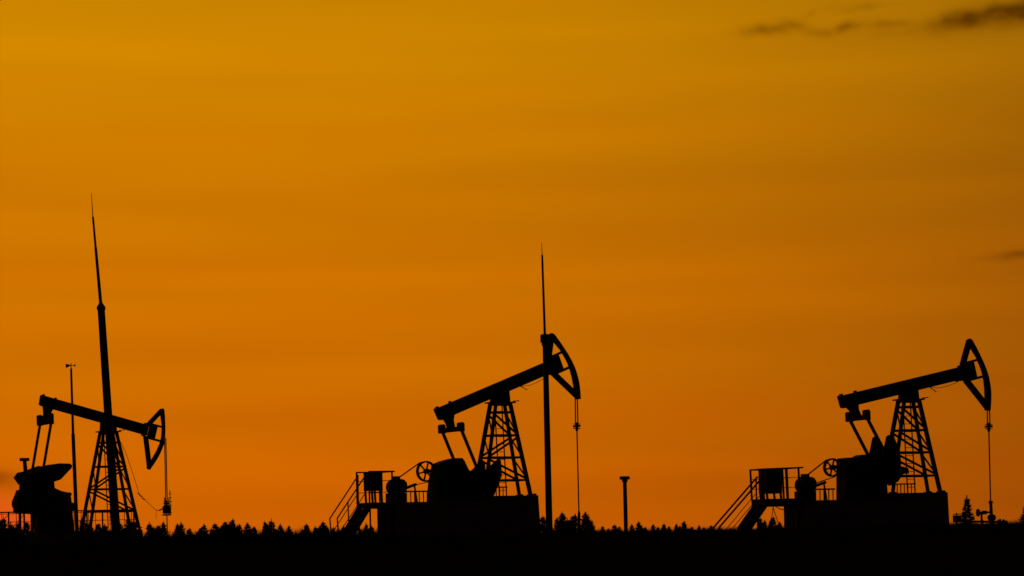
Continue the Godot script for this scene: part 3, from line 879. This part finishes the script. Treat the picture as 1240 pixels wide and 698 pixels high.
# ---------------------------------------------------------------- trees
func crown_mesh(sd: int, spruce: bool) -> ArrayMesh:
	var g := RandomNumberGenerator.new()
	g.seed = sd
	var st := mesh()
	var whorls := 15 if spruce else 12
	for i in whorls:
		var f := float(i) / (whorls - 1)
		var y := lerpf(0.08, 0.86, f) if spruce else lerpf(0.08, 0.84, f)
		var reach := (0.28 * pow(1.0 - f, 0.9) + 0.022) if spruce else (0.26 * pow(1.0 - f, 0.75) + 0.018)
		var n := 7 if f < 0.75 else 5
		for k in n:
			var a := TAU * (k + g.randf_range(-0.3, 0.3)) / n + i * 1.1
			var long := reach * g.randf_range(0.6, 1.2)
			var rise := long * (g.randf_range(-0.25, 0.15) if spruce else g.randf_range(0.1, 0.9))
			var p0 := Vector3(0, y, 0)
			var p1 := Vector3(cos(a) * long, y + rise, sin(a) * long)
			bar(st, p0, p1, 0.008)
			var blades := 20
			for b in blades:
				var q := p0.lerp(p1, g.randf_range(0.15, 1.0))
				var dir := ((p1 - p0).normalized() + Vector3(g.randf_range(-0.8, 0.8), g.randf_range(-0.35, 0.9) if spruce else g.randf_range(0.0, 1.5), g.randf_range(-0.8, 0.8))).normalized()
				var w := dir.cross(Vector3(g.randf_range(-1, 1), g.randf_range(-1, 1), g.randf_range(-1, 1))).normalized() * g.randf_range(0.011, 0.022)
				var tip := q + dir * g.randf_range(0.06, 0.12)
				tri(st, q - w, q + w, tip, w.cross(dir).normalized())
	# leader with its topmost needles
	var tip_y := g.randf_range(0.9, 1.02)
	bar(st, Vector3(0, 0.8, 0), Vector3(0, tip_y, 0), 0.014)
	for b in 28:
		var a := g.randf() * TAU
		var q := Vector3(0, g.randf_range(0.8, tip_y - 0.04), 0)
		var dir := Vector3(cos(a) * 0.5, 0.85, sin(a) * 0.5).normalized()
		var w := dir.cross(Vector3(0.3, 0.1, 0.9)).normalized() * 0.009
		tri(st, q - w, q + w, q + dir * (0.05 if q.y > 0.92 else 0.085), w.cross(dir).normalized())
	return st.commit()

const STANDS := {
	"between": [[-29.4, -195.4, 2.50], [-31.2, -209.4, 2.30], [-29.2, -198.8, 2.33], [-26.7, -183.1, 1.86], [-29.0, -200.3, 2.59], [-28.4, -204.4, 2.48], [-24.7, -178.0, 2.00], [-27.3, -198.7, 2.42], [-24.2, -177.1, 1.74], [-27.3, -203.8, 2.04], [-25.7, -194.3, 1.52], [-26.2, -200.5, 1.67], [-25.1, -192.6, 1.70], [-23.1, -178.8, 1.94], [-23.9, -186.2, 1.68], [-24.4, -191.0, 2.20], [-23.4, -187.7, 1.81], [-25.2, -204.4, 2.44], [-23.9, -196.2, 2.02], [-23.2, -192.4, 1.96], [-21.3, -177.7, 2.07], [-24.2, -203.2, 2.58], [-20.8, -176.1, 2.06], [-22.3, -189.7, 2.26], [-21.0, -181.2, 2.50], [-22.0, -191.4, 1.96], [-21.2, -185.0, 1.89], [-23.1, -202.8, 2.18], [-21.8, -191.7, 2.02], [-21.6, -191.1, 2.14], [-20.3, -184.9, 2.23], [-22.8, -210.0, 1.96], [-20.7, -193.2, 2.00], [-19.9, -194.1, 2.37], [-21.3, -209.4, 2.30], [-17.8, -178.4, 2.39], [-18.4, -187.6, 1.77], [-17.7, -184.1, 2.03], [-17.2, -185.8, 1.96], [-18.3, -205.2, 0.95], [-17.9, -202.8, 0.95], [-17.7, -203.7, 1.74], [-17.1, -198.1, 1.63], [-18.0, -209.1, 1.75], [-15.8, -184.1, 1.57], [-17.0, -199.4, 2.14], [-14.9, -182.5, 1.84], [-16.7, -208.9, 1.95], [-15.0, -188.1, 1.90], [-15.7, -200.3, 2.29], [-16.2, -207.9, 1.96], [-14.3, -182.7, 1.60], [-14.5, -186.8, 1.75], [-14.0, -181.9, 1.82]],
	"stairs": [[-13.5, -182.1, 1.73], [-14.3, -200.0, 1.56], [-13.2, -188.6, 1.83], [-13.0, -205.7, 1.72], [-11.8, -188.1, 1.30], [-12.8, -209.4, 1.71], [-11.1, -182.1, 1.59], [-12.4, -204.9, 2.06], [-11.4, -192.7, 1.66], [-11.4, -195.6, 1.86]],
	"mast": [[2.6, -201.9, 2.42], [3.6, -191.3, 2.12], [4.3, -209.2, 2.20], [4.2, -199.7, 2.69], [4.2, -181.6, 2.02], [4.8, -199.5, 2.05], [4.7, -187.1, 2.20], [4.9, -185.7, 2.37], [5.7, -186.1, 2.49], [6.3, -197.0, 1.90], [6.3, -197.9, 1.88], [6.7, -207.4, 1.85], [6.3, -192.0, 1.94]],
	"post": [[7.7, -204.2, 1.49], [8.1, -205.1, 1.01], [7.9, -198.5, 1.21], [7.5, -186.0, 1.20], [8.2, -192.5, 1.50], [7.9, -182.6, 1.20], [8.4, -194.3, 0.98], [7.6, -176.0, 0.97], [9.0, -206.7, 1.21], [9.1, -204.2, 1.39], [9.3, -186.5, 1.46], [10.2, -193.5, 1.73], [11.3, -209.5, 1.28], [11.2, -202.3, 1.27], [10.8, -188.8, 0.90], [10.9, -185.6, 1.42], [11.6, -192.3, 0.95], [12.5, -205.9, 1.26], [11.1, -176.8, 1.18], [12.9, -206.3, 1.24], [11.6, -183.5, 1.46], [13.2, -202.6, 1.01], [13.6, -208.6, 1.14], [12.8, -196.3, 1.27], [13.3, -194.4, 1.47], [12.6, -180.5, 1.30], [13.1, -186.2, 1.15], [14.0, -195.5, 1.66], [13.7, -186.0, 1.10], [13.7, -183.1, 1.22], [15.7, -207.1, 0.80], [15.5, -199.3, 1.31], [15.1, -192.3, 0.96], [14.6, -183.1, 1.14], [15.2, -188.7, 0.80], [15.8, -195.2, 0.89], [16.4, -198.1, 1.29]],
	"deck": [[19.1, -184.9, 1.50], [19.5, -187.4, 1.10], [19.5, -185.5, 1.30], [20.7, -193.6, 0.98], [20.2, -187.9, 1.33], [19.8, -182.3, 1.59], [19.5, -176.5, 0.87], [22.9, -205.7, 1.25]],
	"tower": [[-35.1, -197.1, 3.04], [-35.2, -200.8, 2.65], [-31.2, -181.7, 2.47], [-30.1, -178.1, 2.30], [-34.5, -208.4, 2.19], [-34.1, -206.6, 2.18], [-33.6, -204.4, 2.40], [-31.5, -193.5, 2.54], [-31.4, -197.2, 2.96], [-29.9, -189.1, 2.29], [-32.0, -202.5, 2.69], [-31.2, -198.0, 2.42], [-28.4, -181.0, 2.53]],
	"corner": [[-41.0, -191.2, 2.99], [-43.6, -203.9, 2.90], [-42.6, -200.6, 2.98], [-37.6, -177.7, 2.56], [-39.4, -186.7, 3.05], [-38.0, -182.6, 2.62], [-40.2, -194.4, 2.42], [-40.5, -197.5, 2.75], [-40.9, -202.9, 2.92]],
	"bushy": [[40.9, -201.6, 1.34], [39.7, -194.9, 1.05], [37.8, -184.1, 1.16], [39.1, -190.1, 0.80], [40.6, -196.1, 0.84], [41.8, -200.0, 0.80], [42.9, -204.7, 0.83]],
}
const STAND_LABELS := {
	"between": "pine from the left in the tree line between dipping pumpjack and middle stairs",
	"stairs": "small pine from the left behind the foot of the middle stairs",
	"mast": "pine from the left in the clump around the middle wellhead",
	"post": "low pine from the left in the row around the short capped post",
	"deck": "low pine from the left under the right service platform",
	"tower": "pine from the left behind the lattice tower of the dipping pumpjack",
	"corner": "pine from the left behind the guard railing in the lower corner",
	"bushy": "very low bushy pine from the left beside the right wellhead",
}
const UNITS := ["", "first", "second", "third", "fourth", "fifth", "sixth", "seventh", "eighth", "ninth", "tenth", "eleventh", "twelfth", "thirteenth", "fourteenth", "fifteenth", "sixteenth", "seventeenth", "eighteenth", "nineteenth"]
const TENS := ["twenty", "thirty", "forty", "fifty"]
const ROUND := ["twentieth", "thirtieth", "fortieth", "fiftieth"]

func ordinal(n: int) -> String:
	if n < 20:
		return UNITS[n]
	return ROUND[n / 10 - 2] if n % 10 == 0 else TENS[n / 10 - 2] + "-" + UNITS[n % 10]


func plant_tree(called, label, at: Array, crowns: Array, trunk: ArrayMesh, wide: float, group: String):
	var t := thing(called, label, "tree", Vector3(at[0], height(at[0], at[1]) - 0.03, at[1]), rng.randf() * TAU, group)
	var k: float = at[2]
	k += 0.4 if group.ends_with("deck") else 0.12
	t.scale = Vector3(wide, k, wide)
	for q in [["trunk", trunk, M.bark], ["crown", crowns[rng.randi() % crowns.size()], M.needles]]:
		var o := MeshInstance3D.new()
		o.name = q[0]
		o.mesh = q[1]
		o.material_override = q[2]
		t.add_child(o)

func trees():
	var pines := []
	for i in 9:
		pines.append(crown_mesh(100 + i, false))
	var spruces := [crown_mesh(201, true), crown_mesh(202, true)]
	var tr := mesh()
	tube(tr, Vector3(0, 0, 0), Vector3(0, 0.97, 0), 0.018, 0.004, 7)
	var trunk := tr.commit()
	for s in STANDS:
		var row: Array = STANDS[s].duplicate()
		row.sort_custom(func(a, b): return a[0] / -a[1] < b[0] / -b[1])
		for i in row.size():
			var at: Array = row[i]
			plant_tree("pine_tree", ordinal(i + 1) + " " + STAND_LABELS[s], at, pines if rng.randf() < 0.8 else spruces, trunk, clampf(at[2] * rng.randf_range(0.85, 1.25), 1.4, 2.8), "young pines behind the pad, " + s)
	plant_tree("spruce_tree", "lone pointed spruce between the right pumpjack and its wellhead", [33.3, -176.0, 2.99], [spruces[0]], trunk, 2.3, "young spruces at the right")
	plant_tree("spruce_tree", "dark spruce cut off by the right edge of the picture", [42.5, -198.5, 2.6], [spruces[1]], trunk, 2.9, "young spruces at the right")

# ---------------------------------------------------------------- undergrowth and grass
func tuft(sd: int, blades: int, tall: float, wide: float, thick: float) -> ArrayMesh:
	var g := RandomNumberGenerator.new()
	g.seed = sd
	var st := mesh()
	for i in blades:
		var a := g.randf() * TAU
		var p := Vector3(cos(a), 0, sin(a)) * g.randf() * wide
		var lean := Vector3(g.randf_range(-0.35, 0.35), 1.0, g.randf_range(-0.35, 0.35)) * tall * g.randf_range(0.45, 1.0)
		var b := g.randf() * TAU
		var w := Vector3(cos(b), 0, sin(b)) * thick
		var n := Vector3(-sin(b), 0.2, cos(b)).normalized()
		tri(st, p - w, p + w, p + lean, n)
	return st.commit()

func scatter(called: String, label: String, category: String, m: ArrayMesh, material: Material, spots: Array):
	var mm := MultiMesh.new()
	mm.transform_format = MultiMesh.TRANSFORM_3D
	mm.mesh = m
	mm.instance_count = spots.size()
	for i in spots.size():
		var q: Array = spots[i]
		var k: float = q[2]
		mm.set_instance_transform(i, Transform3D(Basis(Vector3.UP, rng.randf() * TAU).scaled(Vector3(k, k, k)), Vector3(q[0], height(q[0], q[1]) - 0.02, q[1])))
	var o := MultiMeshInstance3D.new()
	o.name = called
	o.multimesh = mm
	o.material_override = material
	add_child(o)
	o.set_meta("label", label)
	o.set_meta("category", category)
	o.set_meta("kind", "stuff")

func low_plants():
	var spots := []
	for i in 3400:
		var sx := rng.randf_range(-52, 52)
		spots.append([sx, rng.randf_range(-212, -172), rng.randf_range(0.45, 1.2) * lerpf(1.0, 0.72, smoothstep(-8.0, 8.0, sx))])
	scatter("undergrowth", "dark scrubby undergrowth filling the gaps beneath the young trees", "undergrowth", tuft(31, 90, 1.65, 0.5, 0.035), M.needles, spots)
	spots = []
	for i in 5000:
		var z := rng.randf_range(-168, -88)
		spots.append([rng.randf_range(-46, 46), z, rng.randf_range(0.4, 1.0)])
	scatter("grass", "rough grass growing on the bank and the well pad", "grass", tuft(32, 26, 0.22, 0.22, 0.008), M.grass, spots)
	spots = []
	for i in 130:
		spots.append([rng.randf_range(-44, 44), rng.randf_range(-168, -114), rng.randf_range(0.5, 1.1)])
	scatter("weeds", "thin dry weed stalks standing along the edge of the pad", "weeds", tuft(33, 5, 0.6, 0.2, 0.01), M.grass, spots)
